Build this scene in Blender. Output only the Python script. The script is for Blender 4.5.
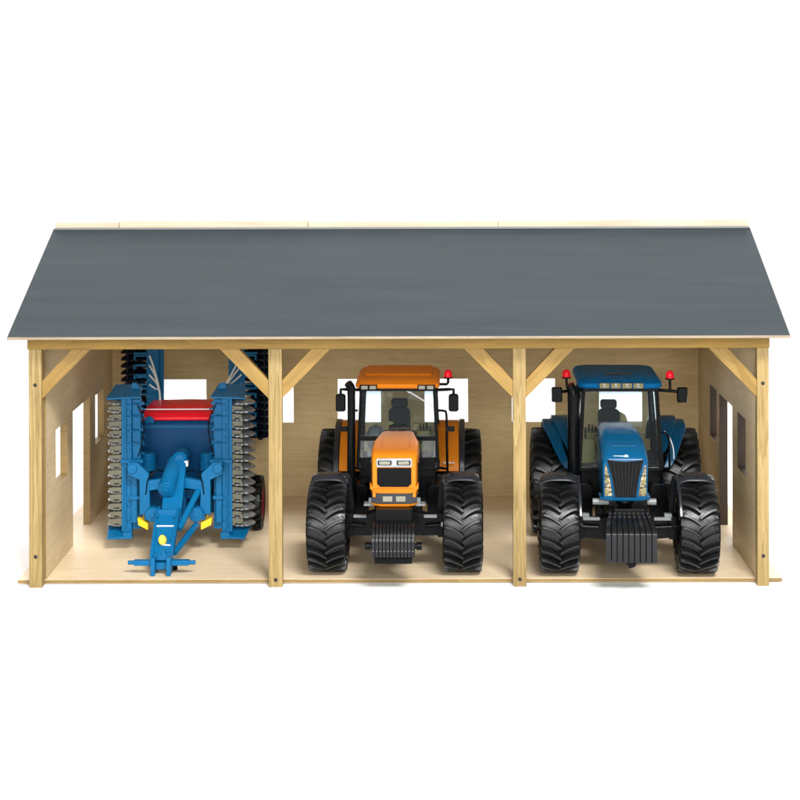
import bpy, bmesh, math, random
from mathutils import Vector, Matrix
random.seed(7)
S = 0.01                      # everything below is written in centimetres of the toy
R = math.radians
scn = bpy.context.scene
for o in list(bpy.data.objects): bpy.data.objects.remove(o)

# ------------------------------------------------------------------ camera
cam = bpy.data.cameras.new('camera'); camo = bpy.data.objects.new('camera', cam)
scn.collection.objects.link(camo); scn.camera = camo
cam.sensor_width = 36; cam.lens = 36*1765/800
cam.shift_x = -28/800; cam.shift_y = -298/800
cam.clip_start = 0.05; cam.clip_end = 200
camo.matrix_world = (Matrix.Translation(Vector((3.04, -182, 50))*S)
                     @ Matrix.Rotation(R(90), 4, 'X') @ Matrix.Rotation(R(-0.15), 4, 'Z'))

# ------------------------------------------------------------------ studio light
world = bpy.data.worlds.new('World'); scn.world = world; world.use_nodes = True
wt = world.node_tree; bg = wt.nodes['Background']
tc = wt.nodes.new('ShaderNodeTexCoord'); sp = wt.nodes.new('ShaderNodeSeparateXYZ')
mr = wt.nodes.new('ShaderNodeMapRange'); mx = wt.nodes.new('ShaderNodeMix'); mx.data_type = 'RGBA'
wt.links.new(tc.outputs['Generated'], sp.inputs[0]); wt.links.new(sp.outputs['Y'], mr.inputs['Value'])
mr.inputs['From Min'].default_value = -0.25; mr.inputs['From Max'].default_value = 0.25
wt.links.new(mr.outputs['Result'], mx.inputs['Factor'])
mx.inputs['A'].default_value = (0.36, 0.37, 0.39, 1)      # the room behind the camera
mx.inputs['B'].default_value = (1.12, 1.12, 1.12, 1)      # the lit white cyclorama behind the shed
wt.links.new(mx.outputs['Result'], bg.inputs['Color']); bg.inputs['Strength'].default_value = 1.0

def area(name, loc, target, size, power, color=(1, 1, 1)):
    l = bpy.data.lights.new(name, 'AREA'); l.shape = 'RECTANGLE'; l.size, l.size_y = size
    l.energy = power; l.color = color
    o = bpy.data.objects.new(name, l); scn.collection.objects.link(o)
    o.location = loc
    o.rotation_euler = (Vector(target)-Vector(loc)).to_track_quat('-Z', 'Y').to_euler()
    return o
area('softbox_key', (0.55, -1.8, 1.92), (0, 0.1, 0.1), (0.75, 0.45), 84, (1, 0.985, 0.96))
area('low_fill', (-0.2, -2.45, 0.88), (0, 0.25, 0.14), (2.2, 0.6), 45, (1, 0.985, 0.95))  # fill added low in front to brighten the back wall and bays
area('glint_fill', (0.35, -2.3, 0.98), (0, 0.1, 0.15), (0.5, 0.10), 5)  # small lamp added for glints on the cab roofs
area('ground_fill', (0.0, 1.5, 1.1), (0, 0.85, 0), (3.4, 0.5), 34)  # added behind the shed to whiten the far ground

scn.view_settings.view_transform = 'Standard'; scn.view_settings.look = 'None'
scn.view_settings.exposure = 0; scn.view_settings.gamma = 1
scn.render.resolution_x = 1024; scn.render.resolution_y = 1024
scn.render.engine = 'CYCLES'

# ------------------------------------------------------------------ mesh helper
class MB:
    def __init__(s): s.bm = bmesh.new()
    def poly(s, rings, closed_caps=True, loop=False):
        bm = s.bm; vs = [[bm.verts.new(p) for p in r] for r in rings]
        n = len(vs[0]); m = len(vs)
        for i in range(m if loop else m-1):
            a, b = vs[i], vs[(i+1) % m]
            for k in range(n):
                try: bm.faces.new((a[k], a[(k+1) % n], b[(k+1) % n], b[k]))
                except ValueError: pass
        if closed_caps and not loop:
            bm.faces.new(list(reversed(vs[0]))); bm.faces.new(vs[-1])
        return s
    def box(s, x0, x1, y0, y1, z0, z1):
        return s.poly([[(x0, y0, z0), (x1, y0, z0), (x1, y1, z0), (x0, y1, z0)],
                       [(x0, y0, z1), (x1, y0, z1), (x1, y1, z1), (x0, y1, z1)]])
    def prism(s, pts, ax, a, b):
        def m(p, t):
            return {'x': (t, p[0], p[1]), 'y': (p[0], t, p[1]), 'z': (p[0], p[1], t)}[ax]
        return s.poly([[m(p, a) for p in pts], [m(p, b) for p in pts]])
    def hull(s, lo, hi): return s.poly([lo, hi])
    def tube(s, pts, r, seg=12):
        pts = [Vector(p) for p in pts]; rs = r if isinstance(r, (list, tuple)) else [r]*len(pts)
        rings = []; up = None
        for i, p in enumerate(pts):
            d = (pts[min(i+1, len(pts)-1)]-pts[max(i-1, 0)]).normalized()
            if up is None: up = Vector((0, 0, 1)) if abs(d.z) < .9 else Vector((1, 0, 0))
            u = (up-d*up.dot(d)).normalized(); v = d.cross(u); up = u
            rings.append([p+(u*math.cos(2*math.pi*k/seg)+v*math.sin(2*math.pi*k/seg))*rs[i] for k in range(seg)])
        return s.poly(rings)
    def curve(s, pts, r, n=8, seg=10):       # smooth tube through points
        P = [Vector(p) for p in pts]; P = [P[0]*2-P[1]]+P+[P[-1]*2-P[-2]]; out = []
        for i in range(1, len(P)-2):
            for k in range(n):
                t = k/n; a, b, c, d = P[i-1:i+3]
                out.append(.5*((2*b)+(c-a)*t+(2*a-5*b+4*c-d)*t*t+(3*b-a-3*c+d)*t**3))
        out.append(P[-2]); return s.tube(out, r, seg)
    def beam(s, a, b, w, h):                 # rectangular bar from a to b, w across, h the other way
        a, b = Vector(a), Vector(b); d = (b-a).normalized()
        up = Vector((0, 0, 1)) if abs(d.z) < .95 else Vector((0, 1, 0))
        x = d.cross(up).normalized(); z = x.cross(d)
        f = lambda p: [p-x*w/2-z*h/2, p+x*w/2-z*h/2, p+x*w/2+z*h/2, p-x*w/2+z*h/2]
        return s.poly([f(a), f(b)])
    def lathe(s, prof, c, ax='x', seg=48, closed=True):   # prof: (radius, along)
        rings = []
        for r, h in prof:
            ring = []
            for k in range(seg):
                t = 2*math.pi*k/seg; u, v = r*math.cos(t), r*math.sin(t)
                ring.append({'x': (c[0]+h, c[1]+u, c[2]+v), 'y': (c[0]+v, c[1]+h, c[2]+u), 'z': (c[0]+u, c[1]+v, c[2]+h)}[ax])
            rings.append(ring)
        return s.poly(rings, True) if closed else s.poly(rings, False, True)
    def arc(s, x0, x1, c, r, t, a0, a1, n=20, taper=None):  # curved sheet over a wheel; c=(y,z)
        rings = []
        for i in range(n+1):
            f = i/n; a = R(a0+(a1-a0)*f); k = taper(f) if taper else (x0, x1)
            ring = []
            for (x, q) in ((k[0], r-t), (k[1], r-t), (k[1], r), (k[0], r)):
                ring.append((x, c[0]-q*math.cos(a), c[1]+q*math.sin(a)))
            rings.append(ring)
        return s.poly(rings)
    def crown_arc(s, cx, hw, c, r, t, a0, a1, drop=.45, n=20, m=10):
        rings = []
        for i in range(n+1):
            a = R(a0+(a1-a0)*i/n); end = max(0, 1-min(i, n-i)/2.5)**2*.25
            top, bot = [], []
            for k in range(m+1):
                u = -1+2*k/m; q = r-drop*abs(u)**4-end
                top.append((cx+hw*u, c[0]-q*math.cos(a), c[1]+q*math.sin(a))); bot.append((cx+hw*u*.97, c[0]-(q-t)*math.cos(a), c[1]+(q-t)*math.sin(a)))
            rings.append(bot+top[::-1])
        return s.poly(rings)
    def build(s, name, mats, parent=None, bev=0.0, segs=2, ang=38, pick=None):
        bm = s.bm
        bmesh.ops.recalc_face_normals(bm, faces=bm.faces[:])
        bm.normal_update()
        for f in bm.faces: f.smooth = True
        for e in bm.edges:
            if len(e.link_faces) == 2 and e.calc_face_angle(0) > R(ang): e.smooth = False
        if not isinstance(mats, (list, tuple)): mats = [mats]
        if pick:
            for f in bm.faces: f.material_index = pick(f)
        for v in bm.verts: v.co *= S
        me = bpy.data.meshes.new(name); bm.to_mesh(me); bm.free()
        for m in mats: me.materials.append(m)
        o = bpy.data.objects.new(name, me); scn.collection.objects.link(o)
        if parent: o.parent = parent
        if bev:
            md = o.modifiers.new('bevel', 'BEVEL'); md.width = bev*S; md.segments = segs
            md.limit_method = 'ANGLE'; md.angle_limit = R(35); md.harden_normals = True
        return o

def thing(name, label, cat, loc=(0, 0, 0), rz=0):
    o = bpy.data.objects.new(name, None); scn.collection.objects.link(o)
    o.empty_display_size = .02
    o.location = Vector(loc)*S; o.rotation_euler = (0, 0, R(rz)); o['label'] = label; o['category'] = cat
    return o

# ------------------------------------------------------------------ materials
def mat(name):
    m = bpy.data.materials.new(name); m.use_nodes = True; nt = m.node_tree
    return m, nt, nt.nodes['Principled BSDF'], (lambda t: nt.nodes.new('ShaderNode'+t)), nt.links.new
def coords(nt, N, L, scale=(1, 1, 1), rnd=True):
    t = N('TexCoord'); mp = N('Mapping'); mp.inputs['Scale'].default_value = [c/S for c in scale]
    L(t.outputs['Object'], mp.inputs['Vector'])
    if rnd:
        oi = N('ObjectInfo'); ml = N('Math'); ml.operation = 'MULTIPLY'; ml.inputs[1].default_value = 37
        L(oi.outputs['Random'], ml.inputs[0]); L(ml.outputs[0], mp.inputs['Location'])
    return mp.outputs['Vector']
def plastic(name, col, rough=.35, var=.12, bump=.02, spec=.5, metal=0, coat=0, nscale=3.0, rv=.08):
    m, nt, b, N, L = mat(name); v = coords(nt, N, L)
    n = N('TexNoise'); n.inputs['Scale'].default_value = nscale; n.inputs['Detail'].default_value = 5; L(v, n.inputs['Vector'])
    c = N('Mix'); c.data_type = 'RGBA'; L(n.outputs['Fac'], c.inputs['Factor'])
    c.inputs['A'].default_value = [x*(1-var) for x in col]+[1]; c.inputs['B'].default_value = [min(1, x*(1+var)) for x in col]+[1]
    L(c.outputs['Result'], b.inputs['Base Color'])
    r = N('MapRange'); r.inputs['To Min'].default_value = max(.02, rough-rv); r.inputs['To Max'].default_value = rough+rv
    n2 = N('TexNoise'); n2.inputs['Scale'].default_value = 1.1; n2.inputs['Detail'].default_value = 6; L(v, n2.inputs['Vector'])
    L(n2.outputs['Fac'], r.inputs['Value']); L(r.outputs['Result'], b.inputs['Roughness'])
    b.inputs['Specular IOR Level'].default_value = spec; b.inputs['Metallic'].default_value = metal
    b.inputs['Coat Weight'].default_value = coat; b.inputs['Coat Roughness'].default_value = .12
    if bump:
        n3 = N('TexNoise'); n3.inputs['Scale'].default_value = 14; L(v, n3.inputs['Vector'])
        bp = N('Bump'); bp.inputs['Strength'].default_value = bump*4; bp.inputs['Distance'].default_value = .02*S; L(n3.outputs['Fac'], bp.inputs['Height'])
        L(bp.outputs['Normal'], b.inputs['Normal'])
    return m
def wood(name, light, mid, dark, grain='x', rough=.5, fine=1.0, rings=.5, flake=0.0):
    m, nt, b, N, L = mat(name)
    g = {'x': (.06, 1, 1), 'y': (1, .06, 1), 'z': (1, 1, .06)}[grain]
    v = coords(nt, N, L, g)
    n1 = N('TexNoise'); n1.inputs['Scale'].default_value = .55*fine; n1.inputs['Detail'].default_value = 4; n1.inputs['Distortion'].default_value = .6; L(v, n1.inputs['Vector'])
    # growth-ring bands: sharpened sawtooth of the stretched noise
    k = N('Math'); k.operation = 'MULTIPLY'; k.inputs[1].default_value = 9*rings+2; L(n1.outputs['Fac'], k.inputs[0])
    fr = N('Math'); fr.operation = 'FRACT'; L(k.outputs[0], fr.inputs[0])
    cr = N('ValToRGB'); L(fr.outputs[0], cr.inputs['Fac'])
    e = cr.color_ramp.elements; e[0].position = 0; e[0].color = [*light, 1]; e[1].position = 1; e[1].color = [*mid, 1]
    e2 = e.new(.6); e2.color = [*[(a+c)/2 for a, c in zip(light, mid)], 1]
    n2 = N('TexNoise'); n2.inputs['Scale'].default_value = 5*fine; n2.inputs['Detail'].default_value = 6; n2.inputs['Roughness'].default_value = .7; L(v, n2.inputs['Vector'])
    mrg = N('MapRange'); mrg.inputs['From Min'].default_value = .5; mrg.inputs['From Max'].default_value = .78; L(n2.outputs['Fac'], mrg.inputs['Value'])
    c = N('Mix'); c.data_type = 'RGBA'; L(mrg.outputs['Result'], c.inputs['Factor']); L(cr.outputs['Color'], c.inputs['A']); c.inputs['B'].default_value = [*dark, 1]
    out = c.outputs['Result']
    # slow blotchiness
    v2 = coords(nt, N, L)
    n3 = N('TexNoise'); n3.inputs['Scale'].default_value = .12; n3.inputs['Detail'].default_value = 3; L(v2, n3.inputs['Vector'])
    hs = N('HueSaturation'); mr3 = N('MapRange'); mr3.inputs['From Min'].default_value = .3; mr3.inputs['From Max'].default_value = .7
    mr3.inputs['To Min'].default_value = .88; mr3.inputs['To Max'].default_value = 1.1
    L(n3.outputs['Fac'], mr3.inputs['Value']); L(mr3.outputs['Result'], hs.inputs['Value']); L(out, hs.inputs['Color']); out = hs.outputs['Color']
    L(out, b.inputs['Base Color']); b.inputs['Roughness'].default_value = rough; b.inputs['Specular IOR Level'].default_value = .35
    bp = N('Bump'); bp.inputs['Strength'].default_value = .25; bp.inputs['Distance'].default_value = .02*S; L(n2.outputs['Fac'], bp.inputs['Height']); L(bp.outputs['Normal'], b.inputs['Normal'])
    return m
def glass(name, tint, refl=.10):
    m, nt, b, N, L = mat(name); nt.nodes.remove(b); out = nt.nodes['Material Output']
    t = N('BsdfTransparent'); t.inputs['Color'].default_value = [*tint, 1]
    g = N('BsdfGlossy'); g.inputs['Roughness'].default_value = .04; g.inputs['Color'].default_value = (1, 1, 1, 1)
    f = N('Fresnel'); f.inputs['IOR'].default_value = 1.4
    mxs = N('MixShader'); L(f.outputs[0], mxs.inputs[0]); L(t.outputs[0], mxs.inputs[1]); L(g.outputs[0], mxs.inputs[2]); L(mxs.outputs[0], out.inputs['Surface'])
    return m

M = {}
M['post_v'] = wood('pine_upright', (0.356, 0.256, 0.104), (0.241, 0.163, 0.053), (0.172, 0.106, 0.034), 'z', rings=.7)
M['post_h'] = wood('pine_level', (0.244, 0.146, 0.022), (0.199, 0.112, 0.015), (0.152, 0.082, 0.009), 'x', rings=.5)
M['brace'] = wood('pine_brace', (0.303, 0.190, 0.049), (0.245, 0.144, 0.032), (0.193, 0.105, 0.022), 'x', rings=.3)
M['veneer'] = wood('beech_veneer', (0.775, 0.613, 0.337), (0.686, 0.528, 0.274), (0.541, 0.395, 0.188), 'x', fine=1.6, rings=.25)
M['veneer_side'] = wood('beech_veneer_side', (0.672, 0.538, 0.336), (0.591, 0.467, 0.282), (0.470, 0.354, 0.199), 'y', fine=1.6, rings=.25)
M['floor'] = wood('beech_floor', (0.836, 0.684, 0.480), (0.768, 0.608, 0.402), (0.633, 0.474, 0.288), 'x', rough=.38, fine=1.2, rings=.35)
M['raw_edge'] = wood('raw_board_edge', (0.287, 0.193, 0.072), (0.225, 0.144, 0.048), (0.156, 0.094, 0.030), 'x', fine=3, rings=.4)
M['shaded_edge'] = wood('shaded_cut_edge', (.040, .021, .010), (.030, .016, .008), (.02, .011, .006), 'x', fine=3, rings=.4)  # right wall only: shade in its openings put into the edge colour
M['pale_edge'] = wood('pale_board_edge', (0.326, 0.262, 0.189), (0.262, 0.204, 0.136), (0.189, 0.142, 0.090), 'x', fine=3, rings=.3)
M['underside'] = wood('pale_ply_underside', (.80, .70, .52), (.74, .63, .45), (.62, .50, .34), 'x', fine=1.2, rings=.3)
M['pale_strip'] = wood('pale_strip', (0.553, 0.471, 0.356), (0.527, 0.433, 0.307), (0.463, 0.363, 0.232), 'x', rings=.3)
def slate():
    m, nt, b, N, L = mat('slate_grey_paint'); v = coords(nt, N, L, (.12, 1, 1), False)
    n = N('TexNoise'); n.inputs['Scale'].default_value = .5; n.inputs['Detail'].default_value = 8; n.inputs['Roughness'].default_value = .62; L(v, n.inputs['Vector'])
    r = N('MapRange'); r.inputs['From Min'].default_value = .3; r.inputs['From Max'].default_value = .72; L(n.outputs['Fac'], r.inputs['Value'])
    c = N('Mix'); c.data_type = 'RGBA'; L(r.outputs['Result'], c.inputs['Factor']); c.inputs['A'].default_value = (.024, .034, .040, 1); c.inputs['B'].default_value = (.041, .053, .060, 1)
    v2 = coords(nt, N, L, (1, 1, 1), False); n2 = N('TexNoise'); n2.inputs['Scale'].default_value = 18; n2.inputs['Detail'].default_value = 3; L(v2, n2.inputs['Vector'])
    r2 = N('MapRange'); r2.inputs['To Min'].default_value = .7; r2.inputs['To Max'].default_value = 1.3; L(n2.outputs['Fac'], r2.inputs['Value'])
    h = N('HueSaturation'); L(r2.outputs['Result'], h.inputs['Value']); L(c.outputs['Result'], h.inputs['Color']); L(h.outputs['Color'], b.inputs['Base Color'])
    b.inputs['Specular IOR Level'].default_value = .16
    rr = N('MapRange'); rr.inputs['To Min'].default_value = .48; rr.inputs['To Max'].default_value = .66; L(n.outputs['Fac'], rr.inputs['Value']); L(rr.outputs['Result'], b.inputs['Roughness'])
    bp = N('Bump'); bp.inputs['Strength'].default_value = .15; bp.inputs['Distance'].default_value = .02*S; L(n2.outputs['Fac'], bp.inputs['Height']); L(bp.outputs['Normal'], b.inputs['Normal'])
    return m
M['slate'] = slate()
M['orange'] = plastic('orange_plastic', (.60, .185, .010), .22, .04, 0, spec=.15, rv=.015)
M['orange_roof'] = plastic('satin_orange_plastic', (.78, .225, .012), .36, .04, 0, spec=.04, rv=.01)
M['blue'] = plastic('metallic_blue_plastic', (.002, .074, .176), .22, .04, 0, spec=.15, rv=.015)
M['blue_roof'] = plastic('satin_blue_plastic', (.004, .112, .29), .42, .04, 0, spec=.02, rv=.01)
M['iblue'] = plastic('implement_blue_plastic', (.002, .118, .285), .30, .08, .008, spec=.2, nscale=2)
M['navy'] = plastic('navy_plastic', (.002, .052, .15), .4, .10, .0, spec=.16)
M['black'] = plastic('black_plastic', (.002, .0026, .0032), .26, .2, .02, spec=.12)
M['gloss_black'] = plastic('gloss_black_plastic', (.013, .016, .022), .24, .2, 0, spec=.5, rv=.02)
M['weight'] = plastic('dark_grey_cast', (.006, .0072, .009), .25, .2, .01, spec=.36)
M['rubber'] = plastic('black_rubber', (.006, .0068, .0072), .34, .2, .03, spec=.42)
M['grey'] = plastic('grey_plastic', (.16, .17, .175), .35, .15, .02)
M['silver'] = plastic('silver_paint', (.36, .375, .40), .28, .08, .01, metal=.7)
M['disc'] = plastic('worn_silver_disc', (.30, .32, .33), .3, .3, .03, metal=.6)
M['dark_disc'] = plastic('dark_blue_disc', (.003, .007, .018), .45, .2, .0, spec=.22)
M['khaki'] = plastic('khaki_plastic', (.125, .122, .085), .45, .18, .03)
M['red'] = plastic('red_plastic', (.84, .006, .022), .3, .05, .0, spec=.25, coat=.05)
M['yellow'] = plastic('yellow_plastic', (.85, .56, .01), .35, .06, .01)
M['hose'] = plastic('grey_hose', (.80, .84, .88), .35, .05, .0)
M['lamp'] = plastic('clear_lamp', (.22, .215, .16), .15, .35, .05, coat=.6, nscale=6)
def mottled():
    m, nt, b, N, L = mat('mottled_headlight'); v = coords(nt, N, L)
    n = N('TexNoise'); n.inputs['Scale'].default_value = 3.2; n.inputs['Detail'].default_value = 4; n.inputs['Roughness'].default_value = .7; L(v, n.inputs['Vector'])
    c = N('ValToRGB'); L(n.outputs['Fac'], c.inputs['Fac']); e = c.color_ramp.elements
    e[0].position = .40; e[0].color = (.02, .016, .01, 1); e[1].position = .62; e[1].color = (.46, .41, .27, 1); q = e.new(.50); q.color = (.17, .12, .05, 1)
    L(c.outputs['Color'], b.inputs['Base Color']); b.inputs['Roughness'].default_value = .2; return m
M['amber'] = mottled()
M['white'] = plastic('white_print', (.82, .84, .86), .4, .03, 0)
M['seat'] = plastic('seat_grey', (.010, .011, .010), .6, .2, .06, spec=.2)
M['olive'] = plastic('olive_plastic', (.20, .17, .055), .5, .15, .03)
M['tan'] = plastic('tan_trim', (.36, .27, .085), .5, .15, .02)
M['screw'] = plastic('dark_screw', (.05, .045, .04), .35, .3, .05, metal=.7)
M['dark'] = plastic('dark_hole', (.012, .010, .008), .6, .2, .0)
M['maroon'] = plastic('dark_red_rim', (.22, .008, .02), .4, .1, .01)
M['glass'] = glass('tinted_glass', (.90, .95, .97))
M['ground'] = plastic('white_studio_floor', (.93, .93, .93), .8, .01, 0)

# ------------------------------------------------------------------ setting
g = MB().box(-190, 190, -170, 120, -2, 0).build('ground', M['ground']); g['kind'] = 'structure'

# ------------------------------------------------------------------ the shed
shed = thing('toy_shed', 'open wooden toy shed with three bays and a slate grey roof', 'toy shed')
HX = 38.1; FT = .5
fl = MB().box(-39.7, 39.7, 1.25, 41, .12, FT)
fl.build('floor_board', [M['floor'], M['raw_edge']], shed, .03, 1, pick=lambda f: 0 if abs(f.normal.z) > .5 else 1)

def holed_wall(mb, u0, u1, ztop, holes, place):
    # wall panel between u0..u1 with rectangular openings, built as a grid of cells sharing edges; place(u,z,side)->xyz
    us = sorted({u0, u1, *[h[0] for h in holes], *[h[1] for h in holes]})
    zs = sorted({FT+.005, ztop, *[h[2] for h in holes if h[2] > FT+.01], *[h[3] for h in holes]})
    solid = lambda i, j: 0 <= i < len(us)-1 and 0 <= j < len(zs)-1 and not any(h[0]-1e-6 <= us[i] and us[i+1] <= h[1]+1e-6 and h[2]-1e-6 <= zs[j] and zs[j+1] <= h[3]+1e-6 for h in holes)
    bm = mb.bm; V = {}
    def v(i, j, s):
        if (i, j, s) not in V: V[i, j, s] = bm.verts.new(place(us[i], zs[j], s))
        return V[i, j, s]
    for i in range(len(us)-1):
        for j in range(len(zs)-1):
            if not solid(i, j): continue
            for s in (0, 1): bm.faces.new([v(i, j, s), v(i+1, j, s), v(i+1, j+1, s), v(i, j+1, s)])
            for (di, dj, a, b_) in ((-1, 0, (i, j), (i, j+1)), (1, 0, (i+1, j), (i+1, j+1)), (0, -1, (i, j), (i+1, j)), (0, 1, (i, j+1), (i+1, j+1))):
                if not solid(i+di, j+dj): bm.faces.new([v(*a, 0), v(*b_, 0), v(*b_, 1), v(*a, 1)])
    return mb
ROOF = lambda y: 25.9+(19.6-abs(y-19.6)+2.6)*.4124      # underside height of the roof at depth y
# back wall with six window openings
wc = [-32.5+4.9+i*10.95 for i in range(6)]
wc = [x-.0 for x in wc]
holes = [(c-2.72, c+2.72, 9.75, 15.25) for c in wc]
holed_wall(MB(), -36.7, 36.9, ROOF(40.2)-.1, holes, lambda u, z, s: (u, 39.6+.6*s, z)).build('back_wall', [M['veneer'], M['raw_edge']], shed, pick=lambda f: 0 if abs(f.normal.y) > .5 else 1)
# side walls: two windows and a doorway each, gable above
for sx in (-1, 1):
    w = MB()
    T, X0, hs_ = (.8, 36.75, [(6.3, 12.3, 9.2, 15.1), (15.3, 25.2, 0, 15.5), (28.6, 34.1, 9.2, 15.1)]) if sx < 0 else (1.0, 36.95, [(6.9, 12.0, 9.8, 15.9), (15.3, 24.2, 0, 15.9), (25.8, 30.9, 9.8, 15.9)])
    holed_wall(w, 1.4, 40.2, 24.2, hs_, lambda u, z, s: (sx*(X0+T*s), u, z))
    w.build('side_wall', [M['veneer_side'], M['raw_edge'] if sx < 0 else M['shaded_edge']], shed, pick=lambda f: 0 if abs(f.normal.x) > .5 else 1)
    gp = [(1.4, 24.22), (40.2, 24.22), (40.2, ROOF(40.2)-.1), (19.6, ROOF(19.6)-.1), (1.4, ROOF(1.4)-.1)]
    a, b_ = sorted((sx*(X0+.03), sx*(X0+T-.03)))
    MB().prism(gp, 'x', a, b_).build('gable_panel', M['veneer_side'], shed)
# front posts
PX = [(-38.22, -36.88), (-13.5, -12.1), (11.72, 13.06), (36.9, 38.1)]
for i, (a, b_) in enumerate(PX):
    p = MB().box(a, b_, 0, 1.22, 0, 24.6).build('post', M['post_v'], shed, .05)
    zz = {0: (20.9, 3.2), 1: (.75,), 2: (.75,), 3: (20.9, 3.1)}[i]
    for z in zz:
        c = (a+b_)/2
        MB().lathe([(.2, -.012), (.2, .05), (.1, .06)], (c, 0, z), 'y', 20).build('screw_hole', M['dark'], p)
        MB().lathe([(.12, -.045), (.145, -.02), (.145, .04)], (c, 0, z), 'y', 20).box(c-.1, c+.1, -.06, -.03, z-.025, z+.025).box(c-.025, c+.025, -.058, -.03, z-.1, z+.1).build('screw', M['screw'], p)
MB().box(-38.3, 38.15, -.25, 1.3, 24.6, 26.1).build('front_beam', M['post_h'], shed, .05)
# diagonal braces
for px, s in ((-36.88, 1), (-13.5, -1), (-12.1, 1), (11.72, -1), (13.06, 1), (36.9, -1)):
    w_, run, drop = 1.35, 4.75, 4.95
    q = [(px, 19.45), (px, 19.45+1.85), (px+s*3.05, 24.58), (px+s*5.05, 24.58)]
    d = Vector((q[3][0]-q[0][0], 0, q[3][1]-q[0][1]))
    o = MB()
    # built along its own axis so the grain follows the brace
    ang = math.atan2(d.z, d.x); ca, sa = math.cos(-ang), math.sin(-ang)
    c0 = q[0]; loc = [((x-c0[0])*ca-(z-c0[1])*sa, (x-c0[0])*sa+(z-c0[1])*ca) for x, z in q]
    bo = o.prism(loc, 'y', .12, 1.1).build('brace', M['brace'], shed, .04)
    bo.location = Vector((c0[0], 0, c0[1]))*S; bo.rotation_euler = (0, -ang, 0)
# roof: two sloping painted boards with raw edges and a strip of pale wood along the ridge
RW = 39.75
sl = .4124
def rb(y, up): return 25.95+(19.6-abs(y-19.6)+2.95)*sl+up
front = [(-2.95, rb(-2.95, -.0)), (19.55, rb(19.55, 0)), (19.55, rb(19.55, .42)), (-2.95, rb(-2.95, .27))]
back = [(42.2, rb(42.2, 0)), (19.65, rb(19.65, 0)), (19.65, rb(19.65, .42)), (42.2, rb(42.2, .36))]
pk = lambda f: 0 if f.normal.z > .5 else (2 if f.normal.z < -.5 else 1)
roof = MB().prism(front, 'x', -RW, RW).build('roof', [M['slate'], M['pale_edge'], M['underside']], shed, .03, 1, pick=pk)
MB().prism(back, 'x', -RW, RW).build('roof', [M['slate'], M['pale_edge'], M['underside']], shed, .03, 1, pick=pk)
zr = rb(19.6, .42)
for i, (a, b_, dz) in enumerate(((-39.6, -32.35, -.1), (-32.3, -10.75, .02), (-10.7, 11.0, -.08), (11.05, 39.6, 0))):
    MB().box(a, b_, 19.75, 20.55, zr-.6, zr+.75+dz).build('ridge_strip', M['pale_strip'], roof, .05)
MB().box(-39.6, 39.6, 19.2, 19.7, zr-.15, zr+.06).build('ridge_seam', M['grey'], roof, .03)

# ------------------------------------------------------------------ wheels
def make_wheel(parent, cx, cy, r, w, n, rimmat, dashes=True, rimf=.58):
    hw = w/2; h = .60*r/4.7+.02; rbase = r-h
    crown = lambda u: rbase-.10*min(u, 1)**2-.16*max(0, min(u, 1)-.75)*4*.5
    # rim and hub
    rr = r*rimf
    hub = MB().lathe([(.3, hw*.55), (.9, hw*.55), (1.05, hw*.4), (1.05, -hw*.4), (.9, -hw*.55), (.3, -hw*.55)], (cx, cy, r), 'x', 24).build('wheel', rimmat, parent, .04)
    MB().lathe([(rr*.3, -.15), (rr*.8, -.25), (rr*.9, -hw*.86), (rr, -hw*.9), (rr, hw*.9), (rr*.9, hw*.86), (rr*.8, .25), (rr*.3, .15)], (cx, cy, r), 'x', 40, False).build('rim', rimmat, hub)
    t = MB()
    prof = [(rr, -hw*.80), (rr+.25, -hw*.98), (r*.80, -hw*1.02), (crown(1)-.25, -hw*.99)]
    for k in range(-8, 9): prof.append((crown(abs(k)/8), hw*.95*k/8))
    prof += [(crown(1)-.25, hw*.99), (r*.80, hw*1.02), (rr+.25, hw*.98), (rr, hw*.80)]
    t.lathe(prof, (cx, cy, r), 'x', 96, False)
    A = .205*4.7/r*w/4.1; wid = .37*r/4.7
    def P(x, th, q): return (cx+x, cy-q*math.cos(th), r+q*math.sin(th))
    for side in (-1, 1):
        for k in range(n):
            th0 = 2*math.pi*(k+(.5 if side > 0 else 0))/n
            rings = []
            for i in range(13):
                u = -.02+i/12*1.085
                f = 1-(1-min(u, 1))**1.9
                th = th0+A*f; x = side*hw*.985*min(u, 1.0)
                top = r-.06*min(u, 1)**2; bot = crown(u)-.08
                if u > .97: top -= .10; 
                if i == 12: top = crown(1)-.55; bot = crown(1)-.75; x = side*hw*1.035
                # slope of the path gives the width direction
                slope = A*1.9*(1-min(u, .999))**.9/(hw)*r
                nrm = math.hypot(1, slope); dx = -side*slope/nrm*.5*wid; dt = (1/nrm)*.5*wid/r
                taper = .8 if i == 0 else 1.0+.35*max(0, u-.55)
                dx *= taper; dt *= taper
                if i == 12: dx = 0
                rings.append([P(x-dx*1.12, th-dt*1.12, bot), P(x-dx, th-dt, bot+(top-bot)*.6), P(x-dx*.55, th-dt*.55, top), P(x+dx*.55, th+dt*.55, top), P(x+dx, th+dt, bot+(top-bot)*.6), P(x+dx*1.12, th+dt*1.12, bot)])
            t.poly(rings)
            if dashes:
                for u in (.42, .62, .82):
                    th = th0+A*(1-(1-u)**1.9)+math.pi/n*1.0; x = side*hw*u; q = crown(u)
                    a = .17; d = .06/r
                    t.poly([[P(x-a, th-d+side*.02, q-.05), P(x+a, th-d-side*.02, q-.05), P(x+a, th+d-side*.02, q-.05), P(x-a, th+d+side*.02, q-.05)],
                            [P(x-a, th-d+side*.02, q+.075), P(x+a, th-d-side*.02, q+.075), P(x+a, th+d-side*.02, q+.075), P(x-a, th+d+side*.02, q+.075)]])
    t.build('tyre', M['rubber'], hub, ang=48)
    return hub

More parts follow.
